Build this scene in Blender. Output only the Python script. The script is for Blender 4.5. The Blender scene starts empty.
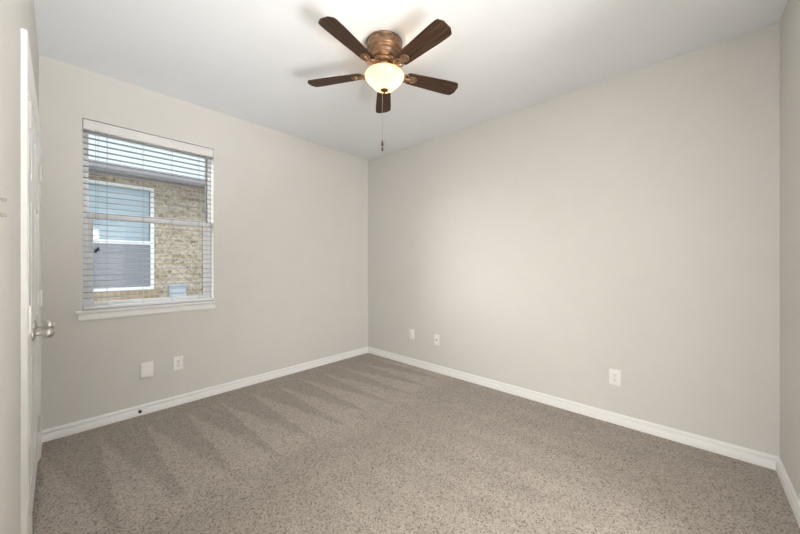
import bpy, bmesh, math, random
from mathutils import Vector, Matrix
C = bpy.context.scene.collection
PI = math.pi
def R(d): return math.radians(d)

# ------------------------------------------------------------------ camera, sky, sun, lights, exposure
CAM_Z = 1.265
cam_data = bpy.data.cameras.new('camera'); cam = bpy.data.objects.new('camera', cam_data); C.objects.link(cam)
cam.location = (0, 0, CAM_Z); cam.rotation_euler = (R(90), 0, R(42.7 - 90))
cam_data.sensor_width = 36; cam_data.lens = 36 * 315 / 800; cam_data.shift_y = -3.5 / 800
cam_data.clip_start = .02
bpy.context.scene.camera = cam
vs = bpy.context.scene.view_settings
vs.view_transform = 'Standard'; vs.look = 'None'; vs.gamma = 1; vs.use_curve_mapping = False
vs.exposure = 0.15

SKY = 1.85; SUN = 5.2; HALL = 97; BACK_UP = 53; BACK = 86; BULB = 1.4; BOWL = .36
world = bpy.data.worlds.new('sky'); bpy.context.scene.world = world; world.use_nodes = True
wn = world.node_tree; wn.nodes.clear()
wo = wn.nodes.new('ShaderNodeOutputWorld'); wb = wn.nodes.new('ShaderNodeBackground')
wt = wn.nodes.new('ShaderNodeTexCoord'); ws = wn.nodes.new('ShaderNodeSeparateXYZ'); wr = wn.nodes.new('ShaderNodeValToRGB')
wn.links.new(wt.outputs['Generated'], ws.inputs[0]); wn.links.new(ws.outputs['Z'], wr.inputs[0])
wn.links.new(wr.outputs[0], wb.inputs[0]); wn.links.new(wb.outputs[0], wo.inputs[0])
cr = wr.color_ramp; cr.elements[0].position = 0.0; cr.elements[0].color = (.46, .53, .575, 1)
cr.elements[1].position = 1.0; cr.elements[1].color = (1.35, 1.40, 1.5, 1)
e = cr.elements.new(.43); e.color = (.48, .555, .605, 1)
e = cr.elements.new(.62); e.color = (1.15, 1.22, 1.32, 1)
wb.inputs[1].default_value = SKY

def light(name, kind, loc, energy, color=(1, 1, 1), target=None, parent=None, **kw):
    d = bpy.data.lights.new(name, kind); d.energy = energy; d.color = color
    for k, v in kw.items(): setattr(d, k, v)
    o = bpy.data.objects.new(name, d); C.objects.link(o); o.location = loc
    if target is not None: o.rotation_euler = (Vector(target) - Vector(loc)).to_track_quat('-Z', 'Y').to_euler()
    if parent: o.parent = parent
    return o
# low hazy sun coming past the end of the neighbouring house, through the window onto the right wall
light('sun', 'SUN', (-4, 7, 4), SUN, (1, .98, .95), target=(-4 + 2.4, 7 - 1.68, 4 - .66), angle=R(26))
# unseen fill lamp added in the hallway, shines in through the added doorway
light('hallway_fill', 'AREA', (-2.28, -.05, 1.35), HALL, (1, .975, .94), target=(0, .10, 1.35), shape='RECTANGLE', size=2.2, size_y=2.3)
# added fill lamp low in the passage, aimed through the second doorway at the ceiling
light('passage_up_fill', 'AREA', (.65, -1.25, .20), BACK_UP, (1, .985, .965), target=(-.50, 1.4, 3.0), shape='RECTANGLE', size=1.1, size_y=1.2, spread=R(76))
light('passage_fill', 'AREA', (.45, -2.45, 1.35), BACK, (1, .985, .965), target=(1.0, 0, 1.35), shape='RECTANGLE', size=1.1, size_y=2.3)  # second fill lamp added in the unseen passage
# portal helps sampling the sky through the window
p_ = light('window_portal', 'AREA', (.57, 3.60, 1.64), 1, target=(.57, 2, 1.64), shape='RECTANGLE', size=.9, size_y=1.48)
p_.data.cycles.is_portal = True

# ------------------------------------------------------------------ materials
def nodes(name):
    m = bpy.data.materials.new(name); m.use_nodes = True
    return m, m.node_tree, m.node_tree.nodes['Principled BSDF']
def N(t, kind, **kw):
    n = t.nodes.new(kind)
    for k, v in kw.items(): setattr(n, k, v)
    return n
def ramp(t, fac, stops):
    r = N(t, 'ShaderNodeValToRGB'); el = r.color_ramp.elements
    while len(el) < len(stops): el.new(.5)
    for q, (pos, col) in zip(el, stops): q.position = pos; q.color = (*col, 1)
    t.links.new(fac, r.inputs[0]); return r.outputs[0]
def noise(t, scale, detail=2, vec=None, rough=.5):
    n = N(t, 'ShaderNodeTexNoise'); n.inputs['Scale'].default_value = scale; n.inputs['Detail'].default_value = detail
    n.inputs['Roughness'].default_value = rough
    if vec is None: vec = N(t, 'ShaderNodeTexCoord').outputs['Object']
    t.links.new(vec, n.inputs['Vector']); return n.outputs['Fac']
def mth(t, op, a, b=None, clamp=False):
    n = N(t, 'ShaderNodeMath', operation=op); n.use_clamp = clamp
    for i, v in enumerate((a, b)):
        if v is None: continue
        if isinstance(v, (int, float)): n.inputs[i].default_value = v
        else: t.links.new(v, n.inputs[i])
    return n.outputs[0]
def bump(t, b, h, strength, dist):
    n = N(t, 'ShaderNodeBump'); n.inputs['Strength'].default_value = strength; n.inputs['Distance'].default_value = dist
    t.links.new(h, n.inputs['Height']); t.links.new(n.outputs[0], b.inputs['Normal'])
def plain(name, col, rough=.5, metal=0, spec=.5, bscale=0, bstr=.1, var=.0, vscale=6):
    m, t, b = nodes(name)
    b.inputs['Roughness'].default_value = rough; b.inputs['Metallic'].default_value = metal
    b.inputs['Specular IOR Level'].default_value = spec
    c2 = tuple(c * (1 - var) for c in col)
    t.links.new(ramp(t, noise(t, vscale, 3), [(.35, c2), (.65, col)]), b.inputs['Base Color'])
    if bscale: bump(t, b, noise(t, bscale, 3), bstr, .002)
    return m
M = {}
M['wall'] = plain('wall_paint', (.722, .707, .676), .75, spec=.3, bscale=110, bstr=.6, var=.015)
M['ceiling'] = plain('ceiling_paint', (.90, .925, .955), .85, spec=.2, bscale=90, bstr=.25, var=.01)
M['trim'] = plain('trim_enamel', (.92, .918, .91), .32, bscale=0, var=.01)
M['door'] = plain('door_enamel', (.92, .92, .92), .28, var=.01)
M['plastic'] = plain('white_plastic', (.92, .91, .89), .35, var=.01)
M['toggle'] = plain('shade_grey_plastic', (.36, .34, .31), .4)  # shade on the switch toggles put into a grey base colour
M['slot'] = plain('dark_slot', (.05, .045, .04), .6)
M['vinyl'] = plain('white_vinyl', (.94, .945, .95), .4, var=.01)
M['slat'] = plain('blind_slat_shade', (.46, .47, .49), .45, var=.02)  # grey stands in for shade on the white slats
M['valance'] = plain('blind_valance', (.82, .81, .80), .45, var=.02, vscale=30)
M['cord'] = plain('blind_cord', (.30, .31, .33), .8)
M['black'] = plain('black_plastic', (.012, .012, .012), .4)
M['hinge'] = plain('hinge_nickel', (.80, .79, .77), .45, metal=.6)
M['nickel'] = plain('satin_nickel', (.66, .64, .61), .3, metal=1, var=.05)
M['rubber'] = plain('dark_rubber', (.05, .045, .04), .7)
M['steel'] = plain('steel', (.75, .74, .72), .25, metal=1)
M['ground'] = plain('dry_lawn', (.30, .29, .20), .95, bscale=30, bstr=.6, var=.35, vscale=8)
M['fascia'] = plain('grey_fascia', (.36, .34, .37), .6, var=.08, vscale=5)
M['soffit'] = plain('grey_soffit', (.34, .32, .35), .7, var=.08)
M['box'] = plain('blue_grey_box', (.52, .58, .68), .5, var=.05)
M['dark_room'] = plain('dim_interior', (.10, .10, .11), .8)
M['hall'] = plain('hall_paint', (.78, .76, .72), .8)
M['added_hall_floor'] = plain('added_hall_floor', (.5, .46, .41), .8)
M['roof'] = plain('roof_shingle', (.22, .20, .20), .9, bscale=20, bstr=.5, var=.3, vscale=14)

def carpet():
    m, t, b = nodes('carpet_pile')
    co = N(t, 'ShaderNodeTexCoord').outputs['Object']
    sp = N(t, 'ShaderNodeSeparateXYZ'); t.links.new(co, sp.inputs[0]); x, y = sp.outputs['X'], sp.outputs['Y']
    wob = noise(t, 7.0, 4, co, .7)
    xw = mth(t, 'ADD', x, mth(t, 'MULTIPLY', mth(t, 'SUBTRACT', wob, .5), .075))
    # pile brushed by the vacuum: wedges that open away from the window wall, then a second pass
    def wedges(x0, period, ytop, length, ymin, soft):
        f = mth(t, 'FRACT', mth(t, 'DIVIDE', mth(t, 'SUBTRACT', xw, x0), period))
        w = mth(t, 'DIVIDE', mth(t, 'SUBTRACT', ytop, y), length)
        lit = mth(t, 'MULTIPLY', mth(t, 'SUBTRACT', w, f), soft)
        lit = mth(t, 'MINIMUM', mth(t, 'MAXIMUM', lit, 0), 1)
        return lit
    def gate(lo, hi, s):
        a = mth(t, 'MULTIPLY', mth(t, 'SUBTRACT', y, lo), s, True); c = mth(t, 'MULTIPLY', mth(t, 'SUBTRACT', hi, y), s, True)
        return mth(t, 'MULTIPLY', a, c)
    yw = mth(t, 'ADD', y, mth(t, 'MULTIPLY', mth(t, 'SUBTRACT', noise(t, 2.2, 2, co), .5), .8))
    a = mth(t, 'MULTIPLY', wedges(.195, .266, 3.27, 1.25, 0, 6), mth(t, 'MULTIPLY', mth(t, 'SUBTRACT', yw, 1.8), 3.0, True))
    c = mth(t, 'MULTIPLY', wedges(.20, .268, 1.98, 1.5, 0, 3), mth(t, 'MULTIPLY', mth(t, 'SUBTRACT', 2.05, yw), 4.0, True))
    c = mth(t, 'MULTIPLY', c, .34)
    lay = mth(t, 'MAXIMUM', a, c)
    lay = mth(t, 'ADD', lay, mth(t, 'MULTIPLY', mth(t, 'SUBTRACT', noise(t, 6, 4, co, .65), .5), 1.5))
    base = ramp(t, lay, [(0.0, (.385, .345, .302)), (1.0, (.47, .423, .375))])
    vor = N(t, 'ShaderNodeTexVoronoi'); vor.inputs['Scale'].default_value = 175; t.links.new(co, vor.inputs['Vector'])
    vs_ = N(t, 'ShaderNodeSeparateColor'); t.links.new(vor.outputs['Color'], vs_.inputs[0]); tuft = vor.outputs['Distance']
    sp_col = ramp(t, vs_.outputs[0], [(0, (.38, .35, .33)), (.14, (.70, .68, .66)), (.30, (.97, .97, .96)), (.72, (1.07, 1.07, 1.07)), (1, (1.30, 1.30, 1.30))])
    mx = N(t, 'ShaderNodeMix', data_type='RGBA', blend_type='MULTIPLY'); mx.inputs[0].default_value = 1
    t.links.new(base, mx.inputs[6]); t.links.new(sp_col, mx.inputs[7]); t.links.new(mx.outputs[2], b.inputs['Base Color'])
    b.inputs['Roughness'].default_value = .95; b.inputs['Specular IOR Level'].default_value = .1
    b.inputs['Sheen Weight'].default_value = .15
    bump(t, b, mth(t, 'SUBTRACT', 1, tuft), .35, .005)
    return m
M['carpet'] = carpet()

def wood():
    m, t, b = nodes('walnut_blade')
    co = N(t, 'ShaderNodeTexCoord').outputs['Object']
    mp = N(t, 'ShaderNodeMapping'); mp.inputs['Scale'].default_value = (2.0, 40, 40); t.links.new(co, mp.inputs[0])
    g = noise(t, 2.2, 6, mp.outputs[0], .6)
    t.links.new(ramp(t, g, [(.3, (.022, .012, .008)), (.5, (.058, .031, .019)), (.7, (.105, .058, .034))]), b.inputs['Base Color'])
    b.inputs['Roughness'].default_value = .5; b.inputs['Specular IOR Level'].default_value = .2
    return m
M['wood'] = wood()
def bronze():
    m, t, b = nodes('antique_copper')
    t.links.new(ramp(t, noise(t, 35, 4), [(.3, (.17, .10, .06)), (.7, (.36, .235, .15))]), b.inputs['Base Color'])
    b.inputs['Roughness'].default_value = .36; b.inputs['Metallic'].default_value = .75
    return m
M['bronze'] = bronze()
M['dark_bronze'] = plain('dark_bronze', (.12, .07, .045), .4, metal=.6)

def frosted():
    m, t, b = nodes('frosted_amber_glass'); t.nodes.remove(b)
    out = t.nodes['Material Output']
    tr = N(t, 'ShaderNodeBsdfTranslucent'); tr.inputs[0].default_value = (1, .80, .54, 1)
    di = N(t, 'ShaderNodeBsdfDiffuse'); di.inputs[0].default_value = (.60, .50, .36, 1)
    gl = N(t, 'ShaderNodeBsdfGlossy'); gl.inputs['Roughness'].default_value = .15
    em = N(t, 'ShaderNodeEmission'); em.inputs[0].default_value = (1, .82, .55, 1); em.inputs[1].default_value = BOWL
    a = N(t, 'ShaderNodeMixShader'); a.inputs[0].default_value = .4
    t.links.new(tr.outputs[0], a.inputs[1]); t.links.new(di.outputs[0], a.inputs[2])
    c = N(t, 'ShaderNodeMixShader'); c.inputs[0].default_value = .04
    t.links.new(a.outputs[0], c.inputs[1]); t.links.new(gl.outputs[0], c.inputs[2])
    s = N(t, 'ShaderNodeAddShader'); t.links.new(c.outputs[0], s.inputs[0]); t.links.new(em.outputs[0], s.inputs[1])
    t.links.new(s.outputs[0], out.inputs[0]); return m
M['frosted'] = frosted()
def bulbmat():
    m, t, b = nodes('lit_bulb'); b.inputs['Emission Color'].default_value = (1, .85, .6, 1); b.inputs['Emission Strength'].default_value = 6
    b.inputs['Base Color'].default_value = (1, .95, .85, 1); return m
M['bulb'] = bulbmat()
def glass(name, tint, refl, rough=.02):
    m, t, b = nodes(name); t.nodes.remove(b); out = t.nodes['Material Output']
    tr = N(t, 'ShaderNodeBsdfTransparent'); tr.inputs[0].default_value = (*tint, 1)
    gl = N(t, 'ShaderNodeBsdfGlossy'); gl.inputs['Roughness'].default_value = rough
    mx = N(t, 'ShaderNodeMixShader'); mx.inputs[0].default_value = refl
    t.links.new(tr.outputs[0], mx.inputs[1]); t.links.new(gl.outputs[0], mx.inputs[2]); t.links.new(mx.outputs[0], out.inputs[0]); return m
M['glass'] = glass('clear_glass', (.97, .98, .98), .006, .08)
M['far_glass'] = glass('neighbour_glass', (.88, .93, .96), .09)
def screen():
    m, t, b = nodes('insect_screen'); out = t.nodes['Material Output']
    b.inputs['Base Color'].default_value = (.40, .42, .47, 1); b.inputs['Roughness'].default_value = .8
    tr = N(t, 'ShaderNodeBsdfTransparent'); mx = N(t, 'ShaderNodeMixShader'); mx.inputs[0].default_value = .40
    t.links.new(b.outputs[0], mx.inputs[1]); t.links.new(tr.outputs[0], mx.inputs[2]); t.links.new(mx.outputs[0], out.inputs[0]); return m
M['screen'] = screen()
def brick():
    m, t, b = nodes('cream_brick')
    co = N(t, 'ShaderNodeTexCoord').outputs['Object']
    sp = N(t, 'ShaderNodeSeparateXYZ'); t.links.new(co, sp.inputs[0])
    cb = N(t, 'ShaderNodeCombineXYZ'); t.links.new(sp.outputs['X'], cb.inputs[0]); t.links.new(sp.outputs['Z'], cb.inputs[1])
    br = N(t, 'ShaderNodeTexBrick'); t.links.new(cb.outputs[0], br.inputs['Vector'])
    br.inputs['Scale'].default_value = 1; br.inputs['Brick Width'].default_value = .20; br.inputs['Row Height'].default_value = .067
    br.inputs['Mortar Size'].default_value = .006; br.inputs['Mortar Smooth'].default_value = .3; br.inputs['Bias'].default_value = 0
    br.inputs['Color1'].default_value = (.42, .335, .24, 1); br.inputs['Color2'].default_value = (.60, .52, .41, 1)
    br.inputs['Mortar'].default_value = (.60, .55, .49, 1)
    n = noise(t, 16, 4, co, .75)
    r = ramp(t, n, [(.36, (.34, .29, .24)), (.48, (.95, .94, .92)), (.60, (1.25, 1.25, 1.27))])
    mx = N(t, 'ShaderNodeMix', data_type='RGBA', blend_type='MULTIPLY'); mx.inputs[0].default_value = .9
    t.links.new(br.outputs['Color'], mx.inputs[6]); t.links.new(r, mx.inputs[7]); t.links.new(mx.outputs[2], b.inputs['Base Color'])
    b.inputs['Roughness'].default_value = .9; b.inputs['Specular IOR Level'].default_value = .2
    bump(t, b, br.outputs['Fac'], -.5, .008); return m
M['brick'] = brick()
def soldier():
    m, t, b = nodes('soldier_brick')
    co = N(t, 'ShaderNodeTexCoord').outputs['Object']
    br = N(t, 'ShaderNodeTexBrick'); mp = N(t, 'ShaderNodeMapping'); mp.inputs['Rotation'].default_value = (R(-90), 0, 0)
    t.links.new(co, mp.inputs[0]); t.links.new(mp.outputs[0], br.inputs['Vector']); br.offset = 0
    br.inputs['Scale'].default_value = 1; br.inputs['Brick Width'].default_value = .075; br.inputs['Row Height'].default_value = .5
    br.inputs['Mortar Size'].default_value = .005
    br.inputs['Color1'].default_value = (.34, .25, .15, 1); br.inputs['Color2'].default_value = (.46, .36, .24, 1); br.inputs['Mortar'].default_value = (.5, .45, .38, 1)
    t.links.new(br.outputs['Color'], b.inputs['Base Color']); b.inputs['Roughness'].default_value = .9; return m
M['soldier'] = soldier()

# ------------------------------------------------------------------ mesh helpers
def bx(bm, x0, x1, y0, y1, z0, z1, bev=0, seg=2):
    r = bmesh.ops.create_cube(bm, size=1, matrix=Matrix.Translation(((x0+x1)/2, (y0+y1)/2, (z0+z1)/2)) @ Matrix.Diagonal((abs(x1-x0), abs(y1-y0), abs(z1-z0), 1)))
    if bev:
        es = list({e for v in r['verts'] for e in v.link_edges})
        bmesh.ops.bevel(bm, geom=es, offset=bev, segments=seg, profile=.5, affect='EDGES')
def lathe(bm, prof, seg=48, mat=Matrix(), cap0=False, cap1=False):
    rings = []
    for r, z in prof:
        rings.append([bm.verts.new(mat @ Vector((r*math.cos(2*PI*i/seg), r*math.sin(2*PI*i/seg), z))) for i in range(seg)])
    for a, b in zip(rings, rings[1:]):
        for i in range(seg):
            j = (i+1) % seg; bm.faces.new((a[i], a[j], b[j], b[i]))
    if cap0: bm.faces.new(rings[0])
    if cap1: bm.faces.new(rings[-1])
def rod(bm, p, q, r, seg=8, r2=None):
    p, q = Vector(p), Vector(q); d = q - p; r2 = r if r2 is None else r2
    mat = Matrix.Translation(p) @ d.to_track_quat('Z', 'Y').to_matrix().to_4x4()
    lathe(bm, [(r, 0), (r2, d.length)], seg, mat, True, True)
def prism(bm, prof, frame, length):
    """prof: list of (a, b) outline; frame(a, b, s) -> point, swept from s=0 to s=length"""
    n = len(prof)
    A = [bm.verts.new(frame(a, b, 0)) for a, b in prof]; B = [bm.verts.new(frame(a, b, length)) for a, b in prof]
    for i in range(n):
        j = (i+1) % n; bm.faces.new((A[i], A[j], B[j], B[i]))
    bm.faces.new(A); bm.faces.new(B)
def obj(name, bm, mat, parent=None, loc=(0, 0, 0), rot=(0, 0, 0), smooth=35):
    bmesh.ops.remove_doubles(bm, verts=bm.verts, dist=1e-6)
    bmesh.ops.recalc_face_normals(bm, faces=bm.faces)
    me = bpy.data.meshes.new(name); bm.to_mesh(me); bm.free()
    me.materials.append(M[mat] if isinstance(mat, str) else mat)
    for p in me.polygons: p.use_smooth = True
    me.set_sharp_from_angle(angle=R(smooth))
    o = bpy.data.objects.new(name, me); C.objects.link(o); o.parent = parent; o.location = loc; o.rotation_euler = rot
    return o
def empty(name, loc=(0, 0, 0), rot=(0, 0, 0), parent=None):
    o = bpy.data.objects.new(name, None); C.objects.link(o); o.location = loc; o.rotation_euler = rot; o.parent = parent
    o.empty_display_size = .05
    return o
def tag(o, label=None, cat=None, group=None, kind=None):
    if label: o['label'] = label
    if cat: o['category'] = cat
    if group: o['group'] = group
    if kind: o['kind'] = kind
    return o
def struct(name, bm, mat, label, cat, **k):
    return tag(obj(name, bm, mat, **k), label, cat, kind='structure')
NB = bmesh.new

# ------------------------------------------------------------------ room shell
XL, XR, YB, YF, H = -.095, 2.99, -.40, 3.38, 2.74
WX0, WX1, WZ0, WZ1 = .122, 1.013, .905, 2.368          # window opening
PX0, PX1, PZ = .48, 1.68, 2.42                                  # second doorway, behind the camera, added to let fill light in
DY0, DY1, DZ = -.32, .90, 2.07                         # doorway beside the camera, added as inlet for the hallway fill
CY0, CY1 = 1.885, 3.070                                # closet door pair
T = .14
bm = NB(); bx(bm, XL-T, XR+T, YB-T, YF+.16, -.12, 0)
struct('floor', bm, 'carpet', 'beige cut-pile carpet with vacuum wedges over the whole floor', 'carpet')
bm = NB(); bx(bm, XL-T, XR+T, YB-T, YF+.16, H, H+.15)
struct('ceiling', bm, 'ceiling', 'flat white ceiling above the fan', 'ceiling')
bm = NB()
bx(bm, XL-T, WX0, YF, YF+.16, 0, H); bx(bm, WX1, XR+T, YF, YF+.16, 0, H)
bx(bm, WX0, WX1, YF, YF+.16, 0, WZ0); bx(bm, WX0, WX1, YF, YF+.16, WZ1, H)
struct('wall_front', bm, 'wall', 'greige painted wall holding the window', 'wall')
bm = NB(); bx(bm, XR, XR+T, YB-T, YF, 0, H)
struct('wall_right', bm, 'wall', 'long bare greige wall with three cover plates', 'wall')
bm = NB(); bx(bm, XL-T, PX0, YB-T, YB, 0, H); bx(bm, PX1, XR, YB-T, YB, 0, H); bx(bm, PX0, PX1, YB-T, YB, PZ, H)
struct('wall_back', bm, 'wall', 'narrow slice of wall at the right picture edge', 'wall')
bm = NB()
for a, b, z0, z1 in ((YB, DY0, 0, H), (DY1, CY0, 0, H), (CY1, YF, 0, H), (DY0, DY1, DZ, H), (CY0, CY1, DZ, H)):
    bx(bm, XL-T, XL, a, b, z0, z1)
struct('wall_left', bm, 'wall', 'textured wall holding the closet doors and the light switch', 'wall')
bm = NB(); bx(bm, XL-T-.02, XL-T, CY0-.02, CY1+.02, 0, DZ+.03)          # closet darkness behind the leaves
struct('trim_9', bm, 'trim', 'board closing the closet behind the door pair', 'closet back')

# unseen hallway and passage added behind both added doorways, shells for fill lamps
def shell(x0, x1, y0, y1, open_side, name, fname, what):
    bm = NB(); t = .05
    if open_side != 'x1': bx(bm, x1, x1+t, y0, y1, 0, H)
    if open_side != 'y1': bx(bm, x0, x1, y1, y1+t, 0, H)
    bx(bm, x0-t, x0, y0, y1, 0, H); bx(bm, x0, x1, y0-t, y0, 0, H); bx(bm, x0-t, x1, y0-t, y1, H, H+t)
    struct(name, bm, 'hall', 'walls and ceiling of the ' + what, 'wall')
    bm = NB(); bx(bm, x0-t, x1, y0-t, y1, -.12, -.002)
    struct(fname, bm, 'added_hall_floor', 'floor of the ' + what, 'floor')
shell(-2.40, XL-T, -1.25, 1.60, 'x1', 'wall_added_hallway', 'floor_added_hallway', 'unseen hallway added outside the doorway')
shell(-.15, 2.00, -2.60, YB-T, 'y1', 'wall_added_passage', 'floor_added_passage', 'unseen passage added behind the second doorway')
bm = NB()
for y0, y1 in ((DY0-.06, DY0), (DY1, DY1+.06)): bx(bm, XL, XL+.017, y0, y1, 0, DZ+.06, .003)
bx(bm, XL, XL+.017, DY0, DY1, DZ, DZ+.06, .003)
struct('trim_4', bm, 'trim', 'white casing around the added doorway beside the camera', 'door casing')
bm = NB()
for x0, x1 in ((PX0-.06, PX0), (PX1, PX1+.06)): bx(bm, x0, x1, YB, YB+.017, 0, PZ+.06, .003)
bx(bm, PX0, PX1, YB, YB+.017, PZ, PZ+.06, .003)
struct('trim_5', bm, 'trim', 'white casing around the added doorway in the wall behind the camera', 'door casing')

# baseboards: stepped profile
BP = [(0, 0), (.017, 0), (.017, .044), (.0145, .048), (.005, .050), (.0045, .057), (.009, .061), (.0125, .063), (.0125, .072), (.008, .079), (.003, .083), (0, .083)]
def baseboard(name, segs, label):
    bm = NB()
    for fr, L in segs: prism(bm, BP, fr, L)
    struct(name, bm, 'trim', label, 'baseboard')
baseboard('baseboard_front', [(lambda a, b, s: Vector((XL+s, YF-a, b)), XR-XL)], 'white stepped baseboard along the window wall')
baseboard('baseboard_right', [(lambda a, b, s: Vector((XR-a, YB+s, b)), YF-YB)], 'white stepped baseboard along the long bare wall')
baseboard('baseboard_back', [(lambda a, b, s: Vector((XL+s, YB+a, b)), max(.01, PX0-.06-XL)), (lambda a, b, s: Vector((PX1+.06+s, YB+a, b)), XR-PX1-.06)], 'white stepped baseboard at the bottom right picture corner')
baseboard('baseboard_left', [(lambda a, b, s: Vector((XL+a, CY1+.066+s, b)), YF-CY1-.066), (lambda a, b, s: Vector((XL+a, DY1+.06+s, b)), CY0-.066-DY1-.06)],
          'white baseboard pieces either side of the closet doors')

# ------------------------------------------------------------------ closet door pair in the left wall
CP = [(0, 0), (0, .008), (.006, .010), (.020, .011), (.034, .0135), (.050, .0175), (.062, .0175), (.066, .015), (.066, 0)]  # (distance from opening, thickness)
bm = NB()
prism(bm, CP, lambda a, b, s: Vector((XL+b, CY0-a, s*(DZ+a))), 1)
prism(bm, CP, lambda a, b, s: Vector((XL+b, CY1+a, s*(DZ+a))), 1)
prism(bm, CP, lambda a, b, s: Vector((XL+b, CY0-a+s*(CY1-CY0+2*a), DZ+a)), 1)
bx(bm, XL-T, XL+.001, CY0-.001, CY0+.012, 0, DZ); bx(bm, XL-T, XL+.001, CY1-.012, CY1+.001, 0, DZ); bx(bm, XL-T, XL+.001, CY0, CY1, DZ-.012, DZ+.001)
struct('trim_1', bm, 'trim', 'white moulded casing around the closet double doors', 'door casing')

DF = XL + .006                                   # room-side face of the leaves
def door_leaf(name, y0, y1, hinge_y, knob_y, knob_z, label, knob_label):
    root = empty(name, (DF, (y0+y1)/2, .018)); tag(root, label, 'door', kind='structure')
    w, h = y1-y0, DZ-.012-.003-.018; t = .035
    bm = NB()
    st = .095; mid = .09
    pw = (w - 2*st - mid)/2
    zr = [(.20, .80), (.93, 1.55), (1.65, h-.11)]
    cols = [(-w/2+st, -w/2+st+pw), (w/2-st-pw, w/2-st)]
    bx(bm, -t, -.008, -w/2, w/2, 0, h)
    # stiles and rails in front of the recessed field
    for a, b in ((-w/2, -w/2+st), (-mid/2, mid/2), (w/2-st, w/2)): bx(bm, -.009, 0, a, b, 0, h)
    zs = [0] + [v for q in zr for v in q] + [h]
    for i in range(0, len(zs), 2):
        for a, b in cols: bx(bm, -.009, 0, a, b, zs[i], zs[i+1])
    for z0, z1 in zr:                                   # raised fields with sloped sides
        for a, b in cols:
            v0 = [bm.verts.new(Vector((-.008, y, z))) for y, z in ((a+.012, z0+.012), (b-.012, z0+.012), (b-.012, z1-.012), (a+.012, z1-.012))]
            v1 = [bm.verts.new(Vector((-.001, y, z))) for y, z in ((a+.034, z0+.034), (b-.034, z0+.034), (b-.034, z1-.034), (a+.034, z1-.034))]
            for i in range(4): bm.faces.new((v0[i], v0[(i+1) % 4], v1[(i+1) % 4], v1[i]))
            bm.faces.new(v1)
    obj('leaf', bm, 'door', root)
    for z in (.245, 1.045, 1.845):
        bm = NB()
        hy = hinge_y - root.location.y
        s = 1 if hy > 0 else -1
        rod(bm, (.012, hy, z-.018-.05), (.012, hy, z-.018+.05), .0075, 12)
        for k in (-.055, .05): rod(bm, (.012, hy, z-.018+k), (.012, hy, z-.018+k+.005), .0055, 12)
        bx(bm, 0, .0035, hy-s*.026, hy, z-.018-.05, z-.018+.05, .001, 1)
        bx(bm, .0, .012, hy-.003, hy+.003, z-.018-.05, z-.018+.05)
        obj('hinge', bm, 'hinge', root)
    k = NB(); ky = knob_y - root.location.y; kz = knob_z - .018
    mt = Matrix.Translation((0, ky, kz)) @ Matrix.Rotation(R(90), 4, 'Y')
    lathe(k, [(.001, 0), (.033, 0), (.033, .004), (.028, .008), (.016, .011), (.0115, .015), (.0105, .026), (.013, .031), (.020, .038), (.0255, .047), (.0265, .054), (.0245, .063), (.018, .071), (.009, .0755), (.001, .0765)], 32, mt)
    tag(obj('knob', k, 'nickel', root, smooth=60), knob_label)
    return root
CM = (CY0+CY1)/2
door_leaf('door_1', CY0+.014, CM-.0015, CY0+.012, CM-.080, .913, 'near leaf of the white panelled closet doors, hinged towards the camera', 'satin nickel egg-shaped knob')
door_leaf('door_2', CM+.0015, CY1-.014, CY1-.012, CM+.072, .934, 'far leaf of the white panelled closet doors, hinged beside the window wall', 'satin nickel egg-shaped knob')

# ------------------------------------------------------------------ window
FY = YF + .085                                   # room-side face of the vinyl frame
win = empty('window_1', ((WX0+WX1)/2, FY, WZ0)); tag(win, 'white vinyl single-hung window behind the open blind', 'window', kind='structure')
def wl(x0, x1, y0, y1, z0, z1, bm, bev=.003):   # world box into the window's own space
    cx, cy, cz = win.location; bx(bm, x0-cx, x1-cx, y0-cy, y1-cy, z0-cz, z1-cz, bev)
bm = NB(); f = .028
wl(WX0, WX0+f, FY, FY+.07, WZ0, WZ1, bm); wl(WX1-f, WX1, FY, FY+.07, WZ0, WZ1, bm)
wl(WX0+f, WX1-f, FY, FY+.07, WZ0, WZ0+.025, bm); wl(WX0+f, WX1-f, FY, FY+.07, WZ1-.05, WZ1, bm)
obj('window_frame', bm, 'vinyl', win)
def sash(name, y0, y1, z0, z1, sw, rb, rt):
    bm = NB(); x0, x1 = WX0+f, WX1-f
    wl(x0, x0+sw, y0, y1, z0, z1, bm); wl(x1-sw, x1, y0, y1, z0, z1, bm)
    wl(x0+sw, x1-sw, y0, y1, z0, z0+rb, bm); wl(x0+sw, x1-sw, y0, y1, z1-rt, z1, bm)
    s = obj(name, bm, 'vinyl', win)
    bm = NB(); wl(x0+sw-.004, x1-sw+.004, (y0+y1)/2-.002, (y0+y1)/2+.002, z0+rb-.004, z1-rt+.004, bm, 0)
    obj('pane', bm, 'glass', s)
    return s
s1 = sash('upper_sash', FY+.031, FY+.050, 1.64, WZ1-.05, .010, .035, .028)
s2 = sash('lower_sash', FY+.006, FY+.029, WZ0+.025, 1.672, .036, .03, .055)
bm = NB(); wl(.52, .58, FY-.006, FY+.012, 1.655, 1.674, bm)
obj('sash_lock', bm, 'vinyl', win)

# stool with horns and apron
bm = NB()
bx(bm, .084, 1.041, YF-.036, YF+.002, .888, .908, .006, 3); bx(bm, WX0, WX1, YF-.002, FY, .888, .908)
prism(bm, [(0, .832), (.010, .832), (.016, .840), (.016, .862), (.011, .868), (.011, .880), (.018, .888), (0, .888)], lambda a, b, s: Vector((.100+s, YF-a, b)), .925)
struct('trim_2', bm, 'trim', 'white window stool with horns and moulded apron below the blind', 'window sill')

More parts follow.
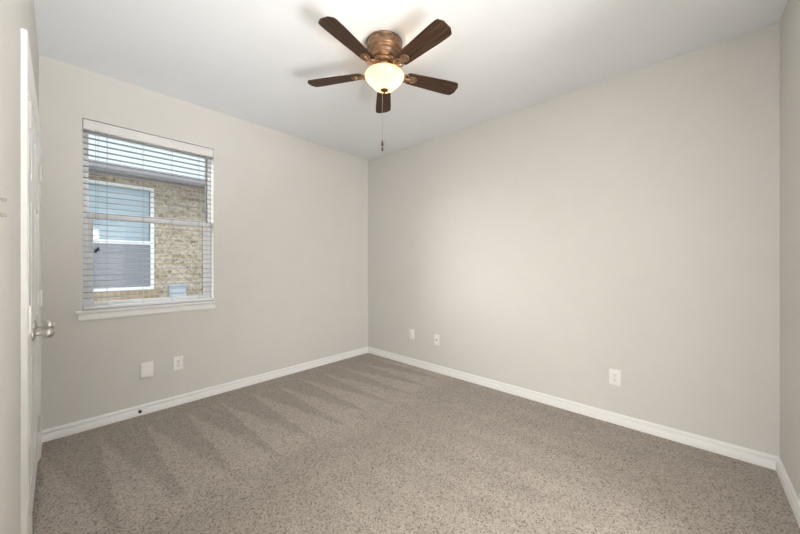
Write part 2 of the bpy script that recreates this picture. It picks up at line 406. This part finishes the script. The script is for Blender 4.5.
# ------------------------------------------------------------------ horizontal blind in the window recess
BX0, BX1 = WX0+.006, WX1-.005
SY0, SY1 = YF+.012, YF+.063                      # slat depth range
blind = empty('window_blind', ((BX0+BX1)/2, YF+.035, WZ0))
tag(blind, 'white horizontal slat blind lowered over the window with slats open', 'blind')
def bl(bm, x0, x1, y0, y1, z0, z1, bev=0):
    cx, cy, cz = blind.location; bx(bm, x0-cx, x1-cx, y0-cy, y1-cy, z0-cz, z1-cz, bev)
bm = NB(); bl(bm, BX0, BX1, SY0+.002, SY1-.002, 2.315, 2.362, .002)
obj('headrail', bm, 'vinyl', blind)
bm = NB(); bl(bm, WX0+.003, WX1-.003, YF-.004, YF+.008, 2.285, 2.362, .004)
for z in (2.300, 2.346): bl(bm, WX0+.003, WX1-.003, YF-.007, YF-.003, z-.004, z+.004, .002)
bl(bm, WX0+.003, WX0+.009, YF+.006, YF+.03, 2.285, 2.362); bl(bm, WX1-.009, WX1-.003, YF+.006, YF+.03, 2.285, 2.362)
obj('valance', bm, 'valance', blind)
PITCH = .0442; z = 2.278; cx, cy, cz = blind.location; ns = 0
tilt = R(2)
ladder_x = (.262, .488, .688, .898)
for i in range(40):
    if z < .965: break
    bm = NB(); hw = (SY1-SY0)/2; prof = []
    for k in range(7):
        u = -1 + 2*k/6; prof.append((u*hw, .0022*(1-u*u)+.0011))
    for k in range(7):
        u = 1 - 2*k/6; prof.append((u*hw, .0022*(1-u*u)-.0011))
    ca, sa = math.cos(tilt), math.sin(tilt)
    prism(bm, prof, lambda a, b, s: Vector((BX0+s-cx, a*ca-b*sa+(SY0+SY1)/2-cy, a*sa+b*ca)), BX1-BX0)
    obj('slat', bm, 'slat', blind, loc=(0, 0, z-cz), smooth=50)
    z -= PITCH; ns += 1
bm = NB(); bl(bm, BX0, BX1, SY0, SY1, .914, .934, .003)
obj('bottom_rail', bm, 'vinyl', blind)
for x in ladder_x:
    bm = NB()
    for y in (SY0-.002, SY1+.002): rod(bm, (x-cx, y-cy, .934-cz), (x-cx, y-cy, 2.315-cz), .0009, 6)
    obj('ladder_cord', bm, 'cord', blind)
for x, zb in ((.194, 1.352), (.207, 1.366)):
    bm = NB(); rod(bm, (x-cx, YF-.010-cy, zb+.02-cz), (x-cx, YF-.010-cy, 2.30-cz), .0011, 6)
    c = obj('lift_cord', bm, 'cord', blind)
    bm = NB(); lathe(bm, [(.001, .030), (.004, .030), (.0065, .022), (.0095, .004), (.0085, 0), (.001, 0)], 16, Matrix.Translation((x-cx, YF-.010-cy, zb-.005-cz)))
    tag(obj('tassel', bm, 'black', c), 'black cord tassel')

# ------------------------------------------------------------------ cover plates
def outlet(name, loc, rotz, label, kind, w=.072, h=.117):
    root = empty(name, loc, (0, 0, rotz)); tag(root, label, 'outlet' if kind in ('duplex', 'decor') else 'wall plate')
    bm = NB(); bx(bm, -w/2, w/2, -.0065, 0, -h/2, h/2, .0028, 3)
    obj('cover_plate', bm, 'plastic', root)
    if kind == 'duplex':
        for z in (.0195, -.0195):
            bm = NB(); lathe(bm, [(.0172, 0), (.0172, .003), (.0165, .0035), (.001, .0035)], 28, Matrix.Translation((0, -.006, z)) @ Matrix.Rotation(R(90), 4, 'X') @ Matrix.Diagonal((1, .84, 1, 1)))
            r = obj('receptacle', bm, 'plastic', root)
            for sx in (-.00635, .00635):
                bm = NB(); bx(bm, sx-.0012, sx+.0012, -.0099, -.0090, z-.002, z+.0065); obj('contact_slot', bm, 'slot', r)
            bm = NB(); lathe(bm, [(.0026, 0), (.0026, .0008), (.0001, .0008)], 12, Matrix.Translation((0, -.0092, z-.008)) @ Matrix.Rotation(R(90), 4, 'X'))
            obj('ground_hole', bm, 'slot', r)
        bm = NB(); lathe(bm, [(.0032, 0), (.003, .001), (.0001, .0014)], 14, Matrix.Translation((0, -.0063, 0)) @ Matrix.Rotation(R(90), 4, 'X'))
        obj('screw', bm, 'steel', root)
    elif kind == 'coax':
        bm = NB(); lathe(bm, [(.008, 0), (.008, .003), (.0048, .003), (.0048, .011), (.0035, .011), (.0035, .004), (.0001, .004)], 20, Matrix.Translation((0, -.006, 0)) @ Matrix.Rotation(R(90), 4, 'X'))
        obj('coax_jack', bm, 'dark_bronze', root)
        for z in (.042, -.042):
            bm = NB(); lathe(bm, [(.0032, 0), (.003, .001), (.0001, .0014)], 14, Matrix.Translation((0, -.0063, z)) @ Matrix.Rotation(R(90), 4, 'X'))
            obj('screw', bm, 'plastic', root)
    elif kind == 'decor':
        bm = NB(); bx(bm, -.0165, .0165, -.009, -.006, -.0335, .0335, .001)
        r = obj('receptacle', bm, 'plastic', root)
        for z in (.017, -.017):
            for sx in (-.0065, .0065):
                bm = NB(); bx(bm, sx-.001, sx+.001, -.0096, -.0088, z-.002, z+.006); obj('contact_slot', bm, 'slot', r)
    return root
outlet('power_outlet', (XR, .440, .364), R(-90), 'white duplex outlet low on the bare wall, largest and closest to the camera', 'duplex', .078, .125)
outlet('power_outlet', (XR, 2.555, .385), R(-90), 'white outlet low on the bare wall, closest to the room corner', 'decor')
outlet('cable_outlet', (XR, 2.172, .376), R(-90), 'white cable jack plate with dark centre low on the bare wall', 'coax', .074, .120)
outlet('power_outlet', (.727, YF, .372), 0, 'white duplex outlet under the window beside the blank box', 'duplex', .074, .120)
r = empty('junction_box', (.504, YF, .373)); tag(r, 'blank white wall box under the window with dark notch at its bottom edge', 'wall box')
bm = NB(); bx(bm, -.043, .043, -.022, 0, -.064, .064, .004, 3)
obj('cover', bm, 'plastic', r)
bm = NB(); bx(bm, -.040, .040, -.0225, -.0215, .018, .020); obj('lid_seam', bm, 'valance', r)
bm = NB(); bx(bm, -.004, .012, -.019, -.004, -.0645, -.058)
obj('cable_notch', bm, 'slot', r)

r = empty('light_switch', (XL, 1.056, 1.382), (0, 0, R(90))); tag(r, 'switch plate with two stacked toggles, greyed for shade, at the left picture edge', 'light switch')
bm = NB(); bx(bm, -.036, .036, -.006, 0, -.0585, .0585, .0028, 3)
obj('cover_plate', bm, 'plastic', r)
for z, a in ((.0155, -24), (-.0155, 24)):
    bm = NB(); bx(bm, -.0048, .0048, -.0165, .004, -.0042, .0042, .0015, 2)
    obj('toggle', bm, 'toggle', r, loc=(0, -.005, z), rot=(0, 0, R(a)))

# door stop on the baseboard of the window wall
r = empty('door_stop', (.455, YF-.015, .045)); tag(r, 'small door stop with dark tip on the baseboard under the window', 'door stop')
mt = Matrix.Rotation(R(90), 4, 'X')
bm = NB(); lathe(bm, [(.001, 0), (.011, 0), (.011, .004), (.006, .008), (.0055, .030), (.001, .030)], 20, mt); obj('shaft', bm, 'nickel', r)
bm = NB(); lathe(bm, [(.001, .026), (.009, .026), (.0115, .030), (.0115, .040), (.009, .044), (.001, .044)], 20, mt); obj('rubber_tip', bm, 'rubber', r)

# ------------------------------------------------------------------ ceiling fan
FX, FYc = 1.474, 1.501
fan = empty('ceiling_fan', (FX, FYc, H)); tag(fan, 'copper-brown flush ceiling fan with five dark blades and lit bowl', 'ceiling fan')
bm = NB()
lathe(bm, [(.001, 0), (.112, 0), (.119, -.005), (.119, -.012), (.115, -.016), (.117, -.022), (.119, -.046), (.116, -.056), (.120, -.060), (.122, -.066), (.119, -.072), (.111, -.075), (.107, -.084), (.111, -.088), (.111, -.093), (.104, -.097), (.099, -.108),
           (.102, -.112), (.101, -.117), (.092, -.121), (.084, -.130), (.001, -.130)], 64)
obj('motor_housing', bm, 'bronze', fan)
bm = NB()
lathe(bm, [(.001, -.128), (.072, -.128), (.086, -.134), (.090, -.142), (.090, -.150), (.086, -.156), (.070, -.160), (.001, -.160)], 64)
for i in range(36):
    a = 2*PI*i/36; bmesh.ops.create_icosphere(bm, subdivisions=1, radius=.006, matrix=Matrix.Translation((.091*math.cos(a), .091*math.sin(a), -.146)))
obj('flywheel_ring', bm, 'bronze', fan)
bm = NB()
lathe(bm, [(.001, -.158), (.060, -.158), (.062, -.168), (.054, -.182), (.056, -.192), (.066, -.202), (.074, -.208), (.074, -.216), (.062, -.220), (.001, -.220)], 64)
obj('light_fitter', bm, 'bronze', fan)
BZ = -.203                                        # blade plane
BASE = R(42.7)                                    # camera heading
first = None
def blade_set(first_angle):
    rot = empty('blade', (0, 0, 0))
blade_me = None
for k in range(5):
    ang = BASE - R(-4 + 72*k)
    pitch = R(11)
    if blade_me is None:
        bm = NB(); L0, L1 = .150, .553; n = 22; up = []; dn = []
        out = []
        for i in range(n+1):                      # outline: narrow rounded root, wide rounded tip
            u = i/n; x = L0 + (L1-L0)*u
            w = .046 + .016*min(1, u*1.3)
            d = L1 - x
            rc = .034
            if d < rc: w -= rc - math.sqrt(max(0, rc*rc - (rc-d)**2))
            d0 = x - L0
            if d0 < .03: w -= .022*(1 - math.sqrt(max(0, 1-(1-d0/.03)**2)))
            out.append((x, max(w, .002)))
        pts = [(x, w) for x, w in out] + [(x, -w) for x, w in reversed(out)]
        A = [bm.verts.new((x, y, .003)) for x, y in pts]; B = [bm.verts.new((x, y, -.003)) for x, y in pts]
        bm.faces.new(A); bm.faces.new(list(reversed(B)))
        for i in range(len(pts)):
            j = (i+1) % len(pts); bm.faces.new((A[j], A[i], B[i], B[j]))
        b = obj('blade', bm, 'wood', fan, smooth=40); blade_me = b.data
        bm = NB()                                 # blade iron: curved arm with scrolls and a round medallion under the blade
        path = [(.078, 0, .035), (.100, 0, .022), (.122, 0, -.002), (.145, 0, -.010), (.170, 0, -.009), (.196, 0, -.007)]
        for p, q in zip(path, path[1:]): rod(bm, p, q, .009, 12)
        for p in path: bmesh.ops.create_uvsphere(bm, u_segments=12, v_segments=8, radius=.0092, matrix=Matrix.Translation(p))
        for s in (-1, 1):
            pr = None
            for i in range(9):
                a = i/8*PI*1.25; q = (.150 - .028*math.cos(a)*.9, s*(.008+.024*math.sin(a)), -.008)
                if pr: rod(bm, pr, q, .0045, 8)
                pr = q
        lathe(bm, [(.001, 0), (.030, 0), (.030, -.004), (.026, -.007), (.022, -.004), (.017, -.005), (.015, -.013), (.010, -.016), (.006, -.013), (.001, -.014)], 32, Matrix.Translation((.205, 0, -.003)))
        irn = obj('blade_iron', bm, 'bronze', b); iron_me = irn.data
    else:
        b = bpy.data.objects.new('blade', blade_me); C.objects.link(b); b.parent = fan
        irn = bpy.data.objects.new('blade_iron', iron_me); C.objects.link(irn); irn.parent = b
    b.location = (0, 0, BZ)
    b.rotation_euler = (Matrix.Rotation(ang, 3, 'Z') @ Matrix.Rotation(-pitch, 3, 'X')).to_euler()
bm = NB()
outer = [(.050, -.214), (.118, -.216), (.126, -.219), (.1295, -.226), (.127, -.236), (.119, -.249), (.107, -.262), (.092, -.277), (.077, -.293), (.061, -.307), (.042, -.316), (.020, -.321), (.004, -.322)]
inner = [(max(.003, r-.004), z+.004) for r, z in reversed(outer)]
inner = [q for q in inner if q[0] < .123]
lathe(bm, outer[1:] + [(.003, -.318)] + inner[1:-2] + [(.113, -.219), (.118, -.216)], 64)
sh = tag(obj('lamp_shade', bm, 'frosted', fan, smooth=60), 'frosted amber glass bowl, lit')
bm = NB(); lathe(bm, [(.001, -.312), (.026, -.315), (.027, -.320), (.018, -.326), (.007, -.330), (.006, -.338), (.001, -.341)], 28)
obj('finial', bm, 'dark_bronze', fan)
for a in (40, 220):
    bm = NB(); bmesh.ops.create_uvsphere(bm, u_segments=16, v_segments=12, radius=.022, matrix=Matrix.Translation((.045*math.cos(R(a)), .045*math.sin(R(a)), -.258)) @ Matrix.Diagonal((1, 1, 1.3, 1)))
    rod(bm, (.03*math.cos(R(a)), .03*math.sin(R(a)), -.216), (.045*math.cos(R(a)), .045*math.sin(R(a)), -.238), .012, 12)
    obj('bulb', bm, 'bulb', fan)
    light('bulb_light', 'POINT', (.06*math.cos(R(a+90)), .06*math.sin(R(a+90)), -.245), BULB, (1, .80, .56), parent=fan, shadow_soft_size=.02)
CX = Matrix.Translation((-.0095, .0103, 0))
bm = NB(); rod(bm, (0, 0, -.70), (0, 0, -.338), .0011, 6)
for i in range(60): bmesh.ops.create_icosphere(bm, subdivisions=1, radius=.0018, matrix=Matrix.Translation((0, 0, -.342-.006*i)))
bm.transform(CX); ch = obj('pull_chain', bm, 'nickel', fan)
bm = NB(); lathe(bm, [(.001, -.655), (.003, -.655), (.0045, -.665), (.0075, -.682), (.0075, -.690), (.001, -.693)], 16, CX)
tag(obj('fob', bm, 'dark_bronze', ch), 'dark bell-shaped fob')
bm = NB(); lathe(bm, [(.001, -.697), (.003, -.697), (.0055, -.712), (.006, -.722), (.001, -.726)], 16, CX)
tag(obj('fob', bm, 'dark_bronze', ch), 'dark lower fob')

# ------------------------------------------------------------------ outside: neighbouring house
HY = 6.5; HX0, HX1 = -2.3, 7.5
house = empty('neighbor_house', (1.0, HY, -.25)); tag(house, 'cream brick house seen through the blind', 'house')
def hb(bm, x0, x1, y0, y1, z0, z1, bev=0): bx(bm, x0-1.0, x1-1.0, y0-HY, y1-HY, z0+.25, z1+.25, bev)
VX0, VX1, VZ0, VZ1 = -.45, 1.065, .845, 2.50
bm = NB()
hb(bm, HX0, VX0, HY, HY+.2, -.25, 2.66); hb(bm, VX1, HX1, HY, HY+.2, -.25, 2.66); hb(bm, VX0, VX1, HY, HY+.2, -.25, VZ0); hb(bm, VX0, VX1, HY, HY+.2, VZ1, 2.66)
obj('brick_wall', bm, 'brick', house)
bm = NB(); hb(bm, HX0, HX0+.2, HY+.2, HY+6, -.25, 2.66); obj('side_wall', bm, 'brick', house)
bm = NB(); hb(bm, VX0-.1, VX1+.06, HY-.025, HY+.02, VZ0-.20, VZ0); obj('soldier_course', bm, 'soldier', house)
bm = NB(); hb(bm, HX0-.35, HX1, HY-.38, HY+.02, 2.60, 2.63); obj('soffit', bm, 'soffit', house)
bm = NB(); hb(bm, HX0-.35, HX1, HY-.42, HY-.38, 2.575, 2.70); hb(bm, HX0-.37, HX1, HY-.47, HY-.42, 2.60, 2.695, .01); obj('fascia', bm, 'fascia', house)
bm = NB()
prism(bm, [(-.42, 2.66), (-.42, 2.685), (6.0, 3.05), (6.0, 3.0)], lambda a, b, s: Vector((HX0-.35+s-1.0, a, b+.25)), HX1-HX0+.35)
obj('roof', bm, 'roof', house)
fr = NB(); w = .045
hb(fr, VX0, VX0+w, HY-.01, HY+.07, VZ0, VZ1); hb(fr, VX1-w, VX1, HY-.01, HY+.07, VZ0, VZ1); hb(fr, VX0+w, VX1-w, HY-.02, HY+.07, VZ0, VZ0+.045); hb(fr, VX0+w, VX1-w, HY-.01, HY+.07, VZ1-.04, VZ1)
hb(fr, VX0+w, VX1-w, HY-.005, HY+.06, 1.57, 1.625)
fw = obj('window_frame', fr, 'vinyl', house)
bm = NB(); hb(bm, VX0+w, VX1-w, HY+.035, HY+.039, VZ0+.045, VZ1-.04); obj('pane', bm, 'far_glass', fw)
bm = NB(); hb(bm, VX0+w, VX1-w, HY+.008, HY+.010, VZ0+.045, 1.57); obj('insect_screen', bm, 'screen', fw)
bm = NB()
z = VZ1 - .05
while z > 1.09:
    hb(bm, VX0+w, VX1-w, HY+.13, HY+.14, z-.0495, z-.0005); z -= .05
tag(obj('closed_blind', bm, plain('pale_blind', (.80, .86, .90), .6), fw), 'pale closed blind behind the glass')
bm = NB(); hb(bm, VX0-.1, VX1+.1, HY+.9, HY+.95, .5, 2.6); hb(bm, VX0-.1, VX1+.1, HY+.2, HY+.95, .5, .55); hb(bm, VX0-.1, VX1+.1, HY+.2, HY+.95, 2.55, 2.6); hb(bm, VX0-.12, VX0-.1, HY+.2, HY+.95, .5, 2.6); hb(bm, VX1+.1, VX1+.12, HY+.2, HY+.95, .5, 2.6)
obj('room_interior', bm, 'dark_room', house)
bx0 = empty('utility_box', (1.375, HY, .56)); tag(bx0, 'blue-grey utility box low on the brick wall outside the window', 'utility box')
bm = NB(); bx(bm, -.115, .115, -.13, 0, -.22, .325, .015); obj('cabinet', bm, 'box', bx0)
bm = NB(); bx(bm, -.125, .125, -.145, .0, .325, .345, .006); obj('lid', bm, 'box', bx0)
bm = NB(); rod(bm, (0, -.05, -.22), (0, -.05, -.81), .02, 12); obj('conduit', bm, 'box', bx0)
bm = NB(); bx(bm, -14, 14, YF+.16, 20, -.45, -.25)
struct('ground', bm, 'ground', 'ground of the side yard between the houses', 'ground')
